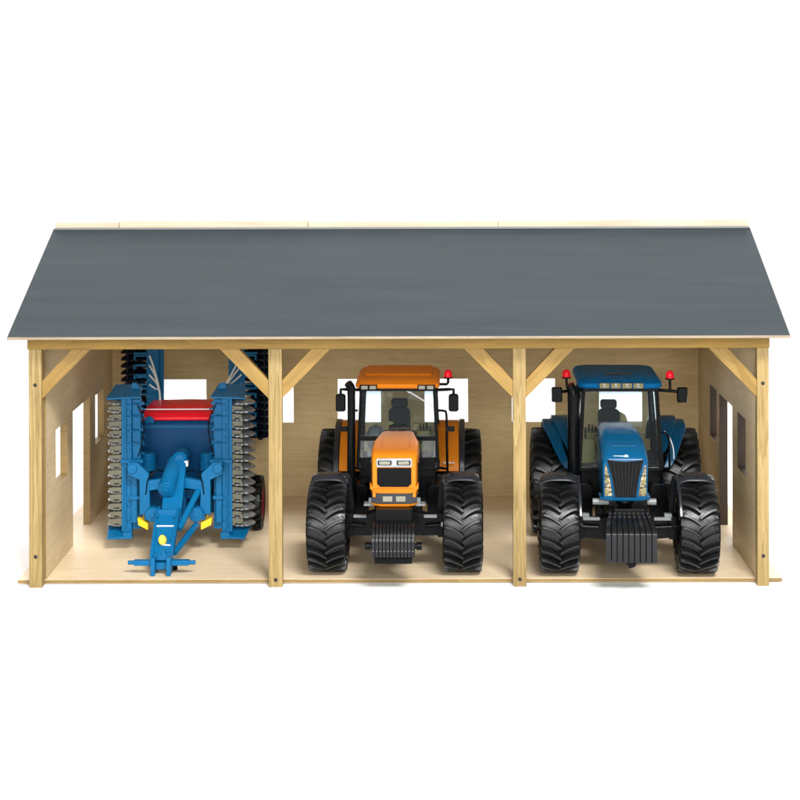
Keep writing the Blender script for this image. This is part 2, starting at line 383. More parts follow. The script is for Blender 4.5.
def rr_ring(w, z0, z1, rt, rb_, y, n=6, wb=None):
    wb = wb or w; pts = []
    for (cx, cz, a0, rad) in ((w/2-rt, z1-rt, 0, rt), (-w/2+rt, z1-rt, 90, rt), (-wb/2+rb_, z0+rb_, 180, rb_), (wb/2-rb_, z0+rb_, 270, rb_)):
        for k in range(n+1):
            a = R(a0+90*k/n); pts.append((cx+rad*math.cos(a), y, cz+rad*math.sin(a)))
    return pts
def rpoly(x0, x1, z0, z1, r, n=4):
    pts = []
    for (cx, cz, a0) in ((x1-r, z1-r, 0), (x0+r, z1-r, 90), (x0+r, z0+r, 180), (x1-r, z0+r, 270)):
        for k in range(n+1):
            a = R(a0+90*k/n); pts.append((cx+r*math.cos(a), cz+r*math.sin(a)))
    return pts

def cab_frame(root, y0, y1, zb, zt, wb, wt_, lean, mat_, pr=.36):
    """pillars, sills and glazing of a cab; y0 front, y1 back at the sill, lean = how far the top front moves back"""
    f = MB()
    for s in (-1, 1):
        f.beam((s*wb, y0, zb), (s*wt_, y0+lean, zt), pr, pr*1.1)
        f.beam((s*wb, y1, zb), (s*wt_, y1-lean*.5, zt), pr*1.3, pr*1.1)
        f.beam((s*wb, y0+.2, zb), (s*wb, y1, zb), pr, pr)
        f.beam((s*(wb+wt_)/2*1.02, (y0+y1)/2+.6, zb), (s*wt_, (y0+y1)/2+.6, zt), .26, .26)
    f.beam((-wb, y0, zb), (wb, y0, zb), pr, pr*.9); f.beam((-wb, y1, zb), (wb, y1, zb), pr, pr)
    f.build('cab_frame', mat_, root, .05)
    q = .16
    def pane(name, pts, off):
        o = Vector(off); MB().poly([[Vector(p) for p in pts], [Vector(p)+o for p in pts]]).build(name, M['glass'], root)
    pane('windscreen', [(-wb+q, y0, zb+q), (wb-q, y0, zb+q), (wt_-q, y0+lean, zt), (-wt_+q, y0+lean, zt)], (0, .06, 0))
    pane('rear_window', [(-wb+q, y1, zb+q), (wb-q, y1, zb+q), (wt_-q, y1-lean*.5, zt), (-wt_+q, y1-lean*.5, zt)], (0, .06, 0))
    for s in (-1, 1):
        pane('side_window', [(s*wb, y0+.2, zb+q), (s*wb, y1-.2, zb+q), (s*wt_, y1-lean*.5-.2, zt), (s*wt_, y0+lean+.2, zt)], (-s*.06, 0, 0))

def cab_inside(root, y, z, console_side, seatmat, wx):
    st = MB()
    st.poly([rr_ring(2.5, z, z+.9, .25, .2, y, 4), rr_ring(2.6, z, z+.95, .3, .2, y+2.2, 4)])
    st.build('seat', seatmat, root, .05)
    bk = MB().poly([[(a, y+2.0+b*.13, z+.8+b) for a, b in rpoly(-1.25, 1.25, 0, 3.4, .5)], [(a, y+2.7+b*.13, z+.8+b) for a, b in rpoly(-1.15, 1.15, 0, 3.4, .5)]])
    bk.poly([[(a, y+2.2+b*.13, z+.8+b) for a, b in rpoly(-.95, .95, 3.45, 4.4, .25)], [(a, y+2.65+b*.13, z+.8+b) for a, b in rpoly(-.9, .9, 3.45, 4.4, .25)]])
    bk.build('seat_back', seatmat, root, .06)
    for s in (-1, 1): MB().box(s*1.55-.22, s*1.55+.22, y+.2, y+2.2, z+1.5, z+1.8).box(s*1.55-.14, s*1.55+.14, y+1.6, y+2.0, z+.6, z+1.5).build('armrest', M['black'], root, .06)
    MB().poly([rr_ring(1.3, z+.6, z+2.0, .3, .2, y-2.2, 4), rr_ring(1.9, z-.2, z+2.6, .4, .2, y-3.2, 4)]).build('dashboard', M['black'], root, .06)
    sw = MB(); c = Vector((0, y-1.5, z+2.7)); nrm = Vector((0, .55, .83)); u = Vector((1, 0, 0)); v = nrm.cross(u)
    pts = [c+(u*math.cos(t)+v*math.sin(t))*.95 for t in [2*math.pi*k/28 for k in range(28)]]
    rings = []
    for k, p in enumerate(pts):
        d = (p-c).normalized(); rings.append([p+(d*math.cos(a)+nrm*math.sin(a))*.1 for a in [2*math.pi*j/8 for j in range(8)]])
    sw.poly(rings, False, True)
    for a in (90, 210, 330): sw.tube([c, c+(u*math.cos(R(a))+v*math.sin(R(a)))*.95], .08, 6)
    sw.tube([c, c-nrm*1.2+Vector((0, -.4, 0))], .14, 8); sw.build('steering_wheel', M['black'], root)
    cs = MB().box(console_side*2.75-.75, console_side*2.75+.75, y+.2, y+3.4, z-.2, z+2.0)
    cs.build('console', M['olive'], root, .1)
    lv = MB()
    for k in range(3): lv.tube([(console_side*(2.4+k*.35), y+.6+k*.4, z+1.9), (console_side*(2.4+k*.35), y+.4+k*.4, z+2.7)], [.05, .1], 8)
    lv.build('lever', M['black'], root)

def weight_plates(mb, n, x0, x1, prof, gap=.07, wide=None):
    """row of slab weights; prof is the (y,z) side outline"""
    p = (x1-x0)/n
    for k in range(n):
        a, b_ = x0+k*p+gap/2, x0+(k+1)*p-gap/2
        if wide is None: mb.prism(prof, 'x', a, b_)
        else:
            mb.poly([[(a*wide(y), y, z) for y, z in prof], [(b_*wide(y), y, z) for y, z in prof]])
    return mb

def mirror(root, s, x, y, z, w, h, arm_pts, r=.3):
    m = MB().poly([[(x+a, y, z+b_) for a, b_ in rpoly(-w/2, w/2, -h/2, h/2, r)], [(x+a*.8, y-.35, z+b_*.88) for a, b_ in rpoly(-w/2, w/2, -h/2, h/2, r)]]).build('mirror', M['black'], root, .05)
    MB().poly([[(x+a*.85, y+.005, z+b_*.9) for a, b_ in rpoly(-w/2, w/2, -h/2, h/2, r)], [(x+a*.85, y+.03, z+b_*.9) for a, b_ in rpoly(-w/2, w/2, -h/2, h/2, r)]]).build('mirror_glass', M['silver'], m)
    MB().tube(arm_pts, .17, 10).build('mirror_arm', M['black'], m)

def beacon(root, x, y, z, post):
    b = MB().lathe([(.47, 0), (.47, .1), (.44, .14), (.43, .42), (.37, .62), (.24, .78), (.06, .84)], (x, y, z), 'z', 28).build('beacon', M['red'], root)
    m = MB().lathe([(.3, -.18), (.5, -.12), (.52, .0), (.46, .03)], (x, y, z), 'z', 24)
    m.tube(post, .15, 10); m.build('beacon_mount', M['black'], b)

# ------------------------------------------------------------------ orange tractor
def orange_tractor():
    t = thing('toy_tractor', 'orange toy tractor with black grille and ribbed front weights, parked in the middle bay', 'toy tractor', (-.5, 4.6, FT), -.9)
    O, K, G = M['orange'], M['black'], M['gloss_black']
    RY = 17.4
    for s in (-1, 1):
        make_wheel(t, s*7.1, 0, 4.72, 4.1, 23, K)
        make_wheel(t, s*7.0, RY, 5.85, 4.5, 24, K, False)
        # front mudguards: flat-topped bands on a stay
        fd = MB().crown_arc(s*7.05, 1.8, (0, 4.72), 5.62, .16, 74, 130)
        fd.arc(s*7.05-s*1.95-.16, s*7.05-s*1.95+.16, (0, 4.72), 5.3, .5, 76, 128, 16)
        fo = fd.build('front_mudguard', G, t, .05)
        MB().beam((s*5.0, .3, 10.0), (s*4.6, .5, 6.0), .6, .5).build('mudguard_stay', K, fo, .05)
        # rear mudguards: orange inner arch, black outer lip
        rf = MB().arc(*sorted((s*4.3, s*6.72)), (RY, 5.85), 6.85, .3, 20, 150, 26).build('rear_mudguard', O, t, .06)
        MB().arc(*sorted((s*6.74, s*7.42)), (RY, 5.85), 6.97, .45, 8, 152, 26).build('mudguard_lip', G, rf, .12, 3)
        if s > 0: MB().box(5.0, 5.3, RY-6.85, RY-6.5, 9.15, 9.23).box(5.45, 5.9, RY-6.85, RY-6.5, 9.15, 9.23).box(6.0, 6.2, RY-6.85, RY-6.5, 9.15, 9.23).build('print', M['white'], rf)
    # chassis
    c = MB().box(-2.0, 2.0, -3.4, 9, 4.6, 7.6).box(-2.6, 2.6, 8, 19, 3.6, 8.0).box(-1.5, 1.5, -1, 6, 3.9, 4.7)
    c.build('chassis', K, t, .12)
    ax = MB().poly([[(-5.6, -.75, 3.9), (-5.6, .75, 3.9), (-5.6, .75, 5.4), (-5.6, -.75, 5.4)], [(-2.2, -1.0, 3.9), (-2.2, 1.0, 3.9), (-2.2, 1.0, 6.3), (-2.2, -1.0, 6.3)],
                    [(2.2, -1.0, 3.9), (2.2, 1.0, 3.9), (2.2, 1.0, 6.3), (2.2, -1.0, 6.3)], [(5.6, -.75, 3.9), (5.6, .75, 3.9), (5.6, .75, 5.4), (5.6, -.75, 5.4)]])
    for s in (-1, 1):
        ax.tube([(s*4.9, 0, 4.72), (s*6.9, 0, 4.72)], .95, 20); ax.box(s*4.9-.45, s*4.9+.45, -.9, .9, 3.7, 6.2); ax.tube([(s*3.2, -1.2, 5.0), (s*4.8, -1.2, 5.1)], .22, 10)
    axo = ax.build('front_axle', K, t, .08)
    MB().lathe([(.26, -1.02), (.3, -.9), (.3, 0)], (5.0, 0, 5.1), 'y', 16).build('axle_bolt', M['silver'], axo)
    rx = MB().tube([(-6.8, RY, 6), (6.8, RY, 6)], 1.1, 20); rx.build('rear_axle', K, t)
    # bonnet
    b = MB()
    secs = [(3.75, 13.35, .5, 7.4, 8.6), (4.25, 13.35, .5, 5.0, 8.6), (4.95, 13.25, .45, 2.6, 8.6), (4.95, 13.1, .4, -1.5, 8.6), (4.75, 12.98, .4, -3.1, 8.6), (4.55, 12.72, .4, -3.75, 8.6), (4.45, 12.45, .38, -3.95, 8.6)]
    b.poly([rr_ring(w, zb, zt, r_, .08, y, 5) for w, zt, r_, y, zb in secs])
    bo = b.build('bonnet', O, t, .04)
    for s in (-1, 1):
        MB().box(*sorted((s*2.40, s*2.53)), -2.9, 5.2, 8.9, 11.9).build('bonnet_side_grille', K, bo, .05)
    # crease lines along the bonnet top
    MB().box(-1.52, -1.46, -1.0, 6.9, 13.2, 13.42).box(1.46, 1.52, -1.0, 6.9, 13.2, 13.42).build('bonnet_ridge', O, bo, .02)
    # nose: silver headlamp panel, grille, collar, lamp band, lip
    yf = -3.95
    np_ = MB().prism(rpoly(-1.85, 1.85, 11.72, 12.62, .15), 'y', yf-.08, yf+.2).build('headlamp_panel', M['silver'], t, .05)
    for s in (-1, 1):
        hl = MB().prism(rpoly(s*.98-.72, s*.98+.72, 11.92, 12.42, .15), 'y', yf-.12, yf-.02).build('headlight', K, np_, .03)
        hl2 = MB().prism(rpoly(s*.98-.58, s*.98+.58, 12.0, 12.35, .1), 'y', yf-.15, yf-.05).build('headlight', M['lamp'], np_, .03)
    MB().prism([(0, 12.0), (.13, 12.3), (0, 12.6), (-.13, 12.3)], 'y', yf-.14, yf).build('emblem', M['white'], np_, .02)
    gp = [(-1.78, 11.65), (1.78, 11.65), (1.78, 10.0), (1.45, 9.68), (-1.45, 9.68), (-1.78, 10.0)]
    gr = MB().prism(gp, 'y', yf-.05, yf+.2)
    for k in range(9): gr.box(-1.65, 1.65, yf-.08, yf, 9.9+k*.19, 9.96+k*.19)
    gr.build('grille', K, t, .02)
    MB().poly([[(x, y, 9.05) for x, y in ((-2.2, -2.6), (-2.2, -3.9), (-1.6, -4.25), (1.6, -4.25), (2.2, -3.9), (2.2, -2.6))],
               [(x, y, 9.5) for x, y in ((-2.5, -2.4), (-2.5, -3.75), (-1.75, -4.3), (1.75, -4.3), (2.5, -3.75), (2.5, -2.4))]]).prism([(2.1, 9.4), (2.5, 9.4), (2.52, 10.1)], 'y', -3.9, -3.3).prism([(-2.1, 9.4), (-2.52, 10.1), (-2.5, 9.4)], 'y', -3.9, -3.3).build('nose_collar', O, t, .06)
    bd = MB().prism([(-2.35, -2.4), (-2.35, -3.7), (-1.6, -4.15), (1.6, -4.15), (2.35, -3.7), (2.35, -2.4)], 'z', 7.95, 9.04).build('lamp_band', G, t, .05)
    for s in (-1, 1): MB().prism(rpoly(s*.68-.5, s*.68+.5, 8.2, 8.75, .06), 'y', -4.24, -4.1).build('work_lamp', M['lamp'], bd, .03)
    MB().poly([[(x, y, 7.68) for x, y in ((-2.0, -2.4), (-2.0, -3.8), (-1.5, -4.2), (1.5, -4.2), (2.0, -3.8), (2.0, -2.4))],
               [(x, y, 7.94) for x, y in ((-2.42, -2.4), (-2.42, -3.8), (-1.65, -4.28), (1.65, -4.28), (2.42, -3.8), (2.42, -2.4))]]).build('nose_lip', O, t, .05)
    # front weights
    MB().box(-1.85, 1.85, -5.4, -2.2, 6.2, 7.66).box(-1.4, 1.4, -5.8, -3, 5.2, 6.25).build('weight_carrier', K, t, .08)
    pr = [(-5.5, 6.45), (-6.3, 6.38), (-7.1, 6.0), (-7.6, 5.4), (-7.75, 4.7), (-7.7, 3.3), (-6.9, 3.1), (-5.5, 3.3)]
    wt2 = weight_plates(MB(), 12, -2.2, 2.2, pr, .055).build('front_weights', M['weight'], t, .04)
    MB().tube([(-2.75, -6.9, 4.3), (2.75, -6.9, 4.3)], .3, 14).tube([(-2.9, -6.9, 4.3), (-2.35, -6.9, 4.3)], .42, 14).tube([(2.35, -6.9, 4.3), (2.9, -6.9, 4.3)], .42, 14).build('weight_pin', K, wt2, .04)
    MB().box(-1.9, 1.9, -7.4, -5.4, 2.6, 3.15).build('weight_base', K, wt2, .06)
    for k in range(12):
        x = -2.2+4.4/12*(k+.5); MB().box(x-.07, x+.07, -7.79, -7.6, 3.95, 4.02).build('weight_rib', M['grey'], wt2)
    for s in (-1, 1):
        MB().box(*sorted((s*2.1, s*3.2)), -3.2, -2.0, 7.5, 7.75).box(*sorted((s*2.3, s*2.7)), -3.0, -2.5, 7.7, 8.3).build('nose_bracket', M['grey'], t, .06)
        MB().box(*sorted((s*3.0, s*4.4)), -1.6, -1.1, 5.9, 6.2).build('axle_step', M['grey'], t, .06)
    # cab lower body, tanks, steps
    MB().poly([rr_ring(8.4, 5.2, 9.4, .4, .4, 8.2, 4), rr_ring(8.8, 5.0, 9.4, .4, .4, 16.0, 4)]).box(-4.2, 4.2, 7.6, 8.3, 8.2, 10.4).build('cab_body', K, t, .08)
    for s in (-1, 1):
        MB().poly([rr_ring(1.9, 3.6, 7.6, .5, .5, 6.4, 4), rr_ring(1.9, 3.6, 7.6, .5, .5, 12.4, 4)]).build('fuel_tank', K, t, .06).location = Vector((s*4.2, 0, 0))*S
        MB().box(s*4.9-.9, s*4.9+.9, 6.6, 8.2, 3.0, 3.3).box(s*4.9-.9, s*4.9+.9, 7.0, 8.6, 5.2, 5.5).box(s*5.7-.1, s*5.7+.1, 7.0, 8.4, 3.0, 5.4).build('step', K, t, .06)
    cab_frame(t, 7.6, 16.2, 9.2, 18.6, 4.42, 4.0, .55, K)
    MB().box(-4.35, 4.35, 7.5, 7.95, 12.25, 12.75).build('windscreen_bar', K, t, .06)
    MB().box(-4.2, 4.2, 8, 16, 8.9, 9.3).build('cab_floor', K, t, .05)
    cab_inside(t, 11.2, 10.6, 1, M['seat'], -1)
    MB().lathe([(.3, 0), (.9, .5), (1.15, 1.4), (1.1, 2.0), (.7, 2.7), (.1, 3.0)], (-2.6, 12.0, 10.2), 'z', 24).build('side_console', M['grey'], t, .05)
    MB().prism([(-2.3, 9.6), (-.6, 9.6), (-.6, 13.2), (-1.2, 13.4), (-2.3, 11.2)], 'y', 13.4, 13.9).build('seat_trim', M['tan'], t, .1)
    MB().box(1.5, 3.9, 14.6, 15.4, 9.4, 12.8).build('rear_shelf', M['tan'], t, .12)
    MB().tube([(0.1, 7.85, 18.3), (3.95, 7.5, 16.0)], .07, 8).beam((.1, 7.8, 18.25), (1.3, 7.7, 17.5), .16, .08).build('wiper', M['hose'], t)
    # roof
    rf = MB()
    rf.poly([[(a, b_, 18.12) for a, b_ in rpoly(-4.45, 4.45, 6.7, 17.4, .7)], [(a, b_, 18.25) for a, b_ in rpoly(-4.62, 4.62, 6.5, 17.6, .8)], [(a, b_, 18.6) for a, b_ in rpoly(-4.6, 4.6, 6.55, 17.6, .8)],
             [(a, b_, 18.92) for a, b_ in rpoly(-4.3, 4.3, 7.2, 17.3, .8)], [(a, b_, 19.0) for a, b_ in rpoly(-3.9, 3.9, 8.0, 17.0, .8)]])
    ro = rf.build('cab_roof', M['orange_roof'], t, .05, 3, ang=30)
    MB().poly([[(a, b_, 18.95) for a, b_ in rpoly(-3.75, 3.75, 10.2, 16.9, .4)], [(a, b_, 19.18) for a, b_ in rpoly(-3.7, 3.7, 10.5, 16.8, .4)]]).build('roof_hatch', M['orange_roof'], ro, .06)
    for x in (-2.1, 2.1): MB().poly([[(x-.12, 7.0, 18.6), (x+.12, 7.0, 18.6), (x+.12, 10.2, 18.8), (x-.12, 10.2, 18.8)], [(x-.05, 7.5, 19.02), (x+.05, 7.5, 19.02), (x+.05, 10.2, 19.08), (x-.05, 10.2, 19.08)]]).build('roof_rib', M['orange_roof'], ro, .03)
    for s in (-1, 1):
        lb = MB().box(*sorted((s*2.2, s*4.15)), 6.42, 7.0, 18.0, 18.58).build('roof_lamp_housing', K, ro, .06)
        for q in (2.68, 3.6): MB().prism(rpoly(s*q-.36, s*q+.36, 18.09, 18.48, .08), 'y', 6.36, 6.5).build('roof_lamp', M['lamp'], lb, .03)
    MB().box(-4.1, 4.1, 6.9, 17, 17.8, 18.13).build('roof_underside', K, t, .05)
    # exhaust, mirrors, handrails, beacon
    MB().curve([(-4.95, 5.0, 8.0), (-4.95, 5.0, 12), (-4.95, 5.0, 17.6), (-4.98, 5.0, 18.5), (-5.3, 4.8, 19.0)], [.44]*33, 8, 20).tube([(-4.95, 5.0, 6.0), (-4.95, 5.0, 8.6)], .55, 20).build('exhaust', K, t, .03)
    mirror(t, 1, 6.15, 6.6, 16.6, 1.15, 2.0, [(4.2, 7.2, 17.9), (5.6, 6.6, 18.05), (6.15, 6.6, 18.05), (6.15, 6.5, 17.4)])
    mirror(t, -1, -6.2, 6.6, 16.6, 1.15, 2.0, [(-4.2, 7.2, 17.9), (-5.6, 6.6, 18.05), (-6.2, 6.6, 18.05), (-6.2, 6.5, 17.4)])
    for s in (-1, 1):
        hr = MB().curve([(s*4.4, 7.4, 15.6), (s*5.0, 7.2, 15.6), (s*5.35, 7.2, 15.2), (s*5.4, 7.3, 12), (s*5.45, 7.4, 8.9)], .14, 6, 10).tube([(s*5.4, 7.3, 9.2), (s*4.2, 8.3, 9.2)], .13, 8).build('handrail', K, t)
        MB().prism(rpoly(*sorted((s*5.3, s*6.25)), 13.35, 13.9, .1), 'y', 7.0, 7.4).build('indicator', K, hr, .04)
    beacon(t, 5.55, 8.6, 19.1, [(4.5, 8.6, 18.3), (5.4, 8.6, 18.3), (5.55, 8.6, 18.5), (5.55, 8.6, 18.9)])
    return t
orange_tractor()

# ------------------------------------------------------------------ blue tractor
def blue_tractor():
    t = thing('toy_tractor', 'blue toy tractor with tall ribbed grille and two red beacons in the right bay', 'toy tractor', (23.75, 3.9, FT), -1.5)
    B, K, G = M['blue'], M['black'], M['gloss_black']
    RY = 17.1
    for s in (-1, 1):
        make_wheel(t, s*7.2+.15, 0, 4.75, 4.1, 23, K)
        make_wheel(t, s*7.25+.1, RY, 5.98, 4.5, 24, K, False)
        cx = s*7.15+.15
        fd = MB().crown_arc(cx, 1.95, (0, 4.75), 5.62, .16, 74, 128)
        fd.arc(cx-s*2.0-.16, cx-s*2.0+.16, (0, 4.75), 5.3, .5, 24, 128, 16)
        fo = fd.build('front_mudguard', G, t, .08)
        MB().beam((s*5.2, .3, 9.9), (s*4.7, .5, 6.0), .6, .5).build('mudguard_stay', K, fo, .05)
        # two-tier rear mudguards that sweep inwards towards the front
        def tp1(f, s=s): return tuple(sorted((s*4.3, s*(5.2+1.9*min(1, f*2.6)**.7))))
        def tp2(f, s=s): return tuple(sorted((s*(5.0+1.6*min(1, f*2.6)**.7), s*(5.75+2.35*min(1, f*2.6)**.7))))
        rf = MB().arc(0, 0, (RY, 6.0), 7.35, .35, 36, 150, 30, tp1).build('rear_mudguard', B, t, .1, 3)
        MB().arc(0, 0, (RY, 6.0), 6.95, .35, 22, 150, 30, tp2).build('mudguard_extension', B, rf, .1, 3)
    c = MB().box(-2.0, 2.0, -3.0, 9, 4.6, 8.6).box(-2.6, 2.6, 8, 19, 3.6, 8.4)
    c.build('chassis', K, t, .12)
    ax = MB().poly([[(-5.6, -.75, 3.8), (-5.6, .75, 3.8), (-5.6, .75, 5.2), (-5.6, -.75, 5.2)], [(-2.2, -1.0, 3.6), (-2.2, 1.0, 3.6), (-2.2, 1.0, 5.9), (-2.2, -1.0, 5.9)],
                    [(2.2, -1.0, 3.6), (2.2, 1.0, 3.6), (2.2, 1.0, 5.9), (2.2, -1.0, 5.9)], [(5.6, -.75, 3.8), (5.6, .75, 3.8), (5.6, .75, 5.2), (5.6, -.75, 5.2)]])
    for s in (-1, 1):
        ax.tube([(s*4.9, 0, 4.75), (s*6.9, 0, 4.75)], .95, 20); ax.box(s*4.9-.45, s*4.9+.45, -.9, .9, 3.6, 6.0); ax.tube([(s*2.9, -1.2, 4.9), (s*4.8, -1.2, 5.0)], .22, 10)
    axo = ax.build('front_axle', K, t, .08)
    MB().lathe([(.24, -1.02), (.28, -.9), (.28, 0)], (-4.75, 0, 5.0), 'y', 16).build('axle_bolt', M['silver'], axo)
    MB().tube([(-6.9, RY, 6), (6.9, RY, 6)], 1.1, 20).build('rear_axle', K, t)
    # bonnet
    secs = [(3.9, 14.35, 1.0, 8.2, 9), (4.3, 14.42, 1.05, 6.0, 9), (4.65, 14.4, 1.05, 3.4, 9), (4.8, 14.2, 1.0, 1.0, 8.9), (4.8, 13.85, .95, -1.2, 8.8), (4.78, 13.45, .9, -2.6, 8.7), (4.72, 13.05, .8, -3.35, 8.65), (4.65, 12.75, .7, -3.75, 8.6), (4.55, 12.4, .6, -3.95, 8.6)]
    H = MB().poly([rr_ring(w, zb, zt, r_, .15, y, 7, w*.98) for w, zt, r_, y, zb in secs]).build('bonnet', B, t, .05, 3, ang=50)
    yf = -3.95
    # raised plate and emblem on the nose
    MB().poly([[(-1.35, -2.0, 13.35), (1.35, -2.0, 13.35), (1.2, .4, 13.85), (-1.2, .4, 13.85)], [(-1.4, -2.1, 13.67), (1.4, -2.1, 13.67), (1.25, .5, 14.15), (-1.25, .5, 14.15)]]).build('bonnet_plate', B, H, .05)
    n = Vector((0, -.78, .62)); c0 = Vector((.12, -3.62, 12.8))
    em = MB().tube([c0-n*.05, c0+n*.05], .23, 24).build('emblem', M['white'], H, .02)
    MB().beam((-1.2, -3.56, 12.86), (-.1, -3.6, 12.86), .05, .08).build('emblem_line', M['white'], H)
    gp = [(-1.88, 12.55), (-.9, 12.42), (0, 12.38), (.9, 12.42), (1.88, 12.55), (1.4, 10.8), (1.08, 8.72), (-1.08, 8.72), (-1.4, 10.8)]
    gr = MB().prism(gp, 'y', yf-.08, yf+.3)
    go = gr.build('grille', K, t, .03)
    rb2 = MB()
    for k in range(9):
        f = -1+k/4; rb2.beam((f*1.62, yf-.11, 12.33), (f*.95, yf-.11, 8.8), .07, .1)
    rb2.build('grille_slats', M['seat'], go)
    for s in (-1, 1):
        MB().poly([[(s*1.88, yf-.12, 12.55), (s*1.98, yf-.12, 12.53), (s*1.52, yf-.12, 10.8), (s*1.22, yf-.12, 8.7), (s*1.08, yf-.12, 8.7), (s*1.4, yf-.12, 10.8)],
                   [(s*1.88, yf+.2, 12.55), (s*1.98, yf+.2, 12.53), (s*1.52, yf+.2, 10.8), (s*1.22, yf+.2, 8.7), (s*1.08, yf+.2, 8.7), (s*1.4, yf+.2, 10.8)]]).build('grille_trim', B, t, .03)
        hl = MB().prism([(s*1.96, 11.95), (s*2.12, 12.0), (s*2.14, 8.85), (s*1.34, 8.85), (s*1.6, 10.6)], 'y', yf-.09, yf+.1).build('headlight', M['amber'], t, .04)
        for k, z in enumerate((9.7, 10.9)):
            MB().box(*sorted((s*1.45, s*2.18)), yf-.11, yf, z, z+.07).build('headlight_divider', K, hl)
        for zz, q in ((11.3, .12), (10.4, .2), (10.0, .12), (9.3, .24), (8.98, .1)):
            MB().lathe([(q*.6, -.11), (q, -.1), (q, 0)], (s*(1.92-.1*q), yf, zz), 'y', 12).build('headlight_reflector', M['khaki'] if q < .2 else M['olive'], hl)
    MB().poly([[(x, y, 8.35) for x, y in ((-2.5, -1.5), (-2.5, -3.5), (-1.5, -4.15), (1.5, -4.15), (2.5, -3.5), (2.5, -1.5))], [(x, y, 8.66) for x, y in ((-2.65, -1.5), (-2.65, -3.6), (-1.5, -4.3), (1.5, -4.3), (2.65, -3.6), (2.65, -1.5))]]).build('nose_lip', B, t, .08, 3)
    MB().tube([(-3.3, -2.6, 7.95), (3.3, -2.6, 7.95)], .34, 16).build('nose_crossbar', M['grey'], t, .04)
    MB().lathe([(.9, 8.35), (1.0, 8.1), (.7, 7.7)], (0, -3.0, 0), 'z', 24).build('nose_pivot', K, t, .03)
    # weight block: narrow carrier widening into a broad slab, ribbed
    prof = [(-3.6, 7.45), (-6.2, 6.45), (-7.2, 6.1), (-7.55, 5.75), (-7.6, 5.2), (-7.5, 2.85), (-6.5, 2.6), (-4.2, 3.2)]
    wide = lambda y: .76+.24*min(1, max(0, (-y-3.6)/3.2))
    wo = weight_plates(MB(), 9, -2.62, 2.62, prof, .07, wide).build('front_weights', M['weight'], t, .04)
    wo.location = Vector((-.05, 0, 0))*S
    for k in range(9):
        for yy, zz in ((-4.4, 7.2), (-5.0, 6.97)):
            x = (-2.62+5.24/9*(k+.5))*wide(yy); MB().box(x-.12, x+.12, yy-.14, yy+.14, zz-.1, zz+.035).build('weight_slot', M['dark'], wo)
    MB().prism([(-.6, 2.8), (.6, 2.8), (.35, 2.35), (-.2, 2.2)], 'y', -7.2, -5.6).build('weight_foot', K, wo, .05)
    MB().box(-2.0, 2.0, -6.5, -2.0, 5.0, 6.2).box(-1.6, 1.6, -4.5, -2, 6, 7.6).build('weight_carrier', K, t, .08)
    for s in (-1, 1):
        MB().box(*sorted((s*2.8, s*4.6)), -1.7, -1.2, 5.75, 6.05).box(*sorted((s*3.9, s*4.7)), -1.5, -.8, 6.0, 6.4).build('axle_step', M['grey'], t, .06)
    # cab
    MB().poly([rr_ring(8.6, 5.2, 9.6, .4, .4, 7.0, 4), rr_ring(9.0, 5.0, 9.6, .4, .4, 15.6, 4)]).build('cab_body', K, t, .08)
    for s in (-1, 1):
        MB().poly([rr_ring(2.0, 3.6, 8.0, .5, .5, 5.6, 4), rr_ring(2.0, 3.6, 8.0, .5, .5, 11.8, 4)]).build('fuel_tank', K, t, .06).location = Vector((s*4.1, 0, 0))*S
        MB().box(s*4.9-.9, s*4.9+.9, 6.0, 7.6, 3.0, 3.3).box(s*4.9-.9, s*4.9+.9, 6.3, 7.9, 5.2, 5.5).box(s*5.7-.1, s*5.7+.1, 6.3, 7.8, 3.0, 5.4).build('step', K, t, .06)
    cab_frame(t, 6.6, 15.8, 9.4, 18.6, 4.5, 3.95, .7, K, .45)
    MB().box(-4.2, 4.2, 7, 15.6, 9.0, 9.5).build('cab_floor', K, t, .05)
    cab_inside(t, 10.2, 10.7, -1, M['seat'], -1)
    for o in t.children:
        if o.name.split('.')[0] in ('seat', 'seat_back', 'armrest'): o.location.x -= .8*S
    MB().prism([(.2, 9.6), (3.4, 9.6), (3.4, 11.8), (1.9, 11.9), (1.2, 14.0), (.2, 14.6)], 'y', 13.6, 14.2).build('seat_trim', M['tan'], t, .12)
    MB().poly([rr_ring(1.6, 9.4, 12.2, .5, .3, 9.0, 5), rr_ring(1.2, 9.4, 12.0, .5, .3, 10.6, 5)]).build('side_cushion', M['olive'], t, .06).location = Vector((-3.4, 0, 0))*S
    rf = MB()
    rf.poly([[(a, b_, 18.3) for a, b_ in rpoly(-4.45, 4.3, 5.8, 16.8, .9, 6)], [(a, b_, 18.48) for a, b_ in rpoly(-4.65, 4.5, 5.4, 17.0, 1.0, 6)], [(a, b_, 18.9) for a, b_ in rpoly(-4.65, 4.5, 5.45, 17.0, 1.1, 6)],
             [(a, b_, 19.22) for a, b_ in rpoly(-4.4, 4.25, 6.1, 16.8, 1.1, 6)], [(a, b_, 19.34) for a, b_ in rpoly(-3.9, 3.75, 7.2, 16.4, 1.1, 6)]])
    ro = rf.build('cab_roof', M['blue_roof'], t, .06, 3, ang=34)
    MB().box(-1.45, 1.45, 8.7, 9.8, 19.26, 19.39).build('roof_slot', K, ro, .05)
    MB().box(-.8, .8, 6.3, 6.9, 19.0, 19.3).build('roof_latch', M['navy'], ro, .06)
    lb = MB().box(-2.5, 2.5, 5.30, 5.6, 18.38, 19.02).build('roof_lamp_panel', M['navy'], ro, .05)
    for k in range(4):
        x = -1.8+k*1.22
        MB().prism(rpoly(x-.52, x+.52, 18.42, 18.98, .08), 'y', 5.24, 5.3).build('roof_lamp', M['olive'], lb, .03)
        MB().lathe([(.1, -.08), (.23, -.05), (.25, 0)], (x, 5.22, 18.7), 'y', 18).build('roof_lamp', M['lamp'], lb)
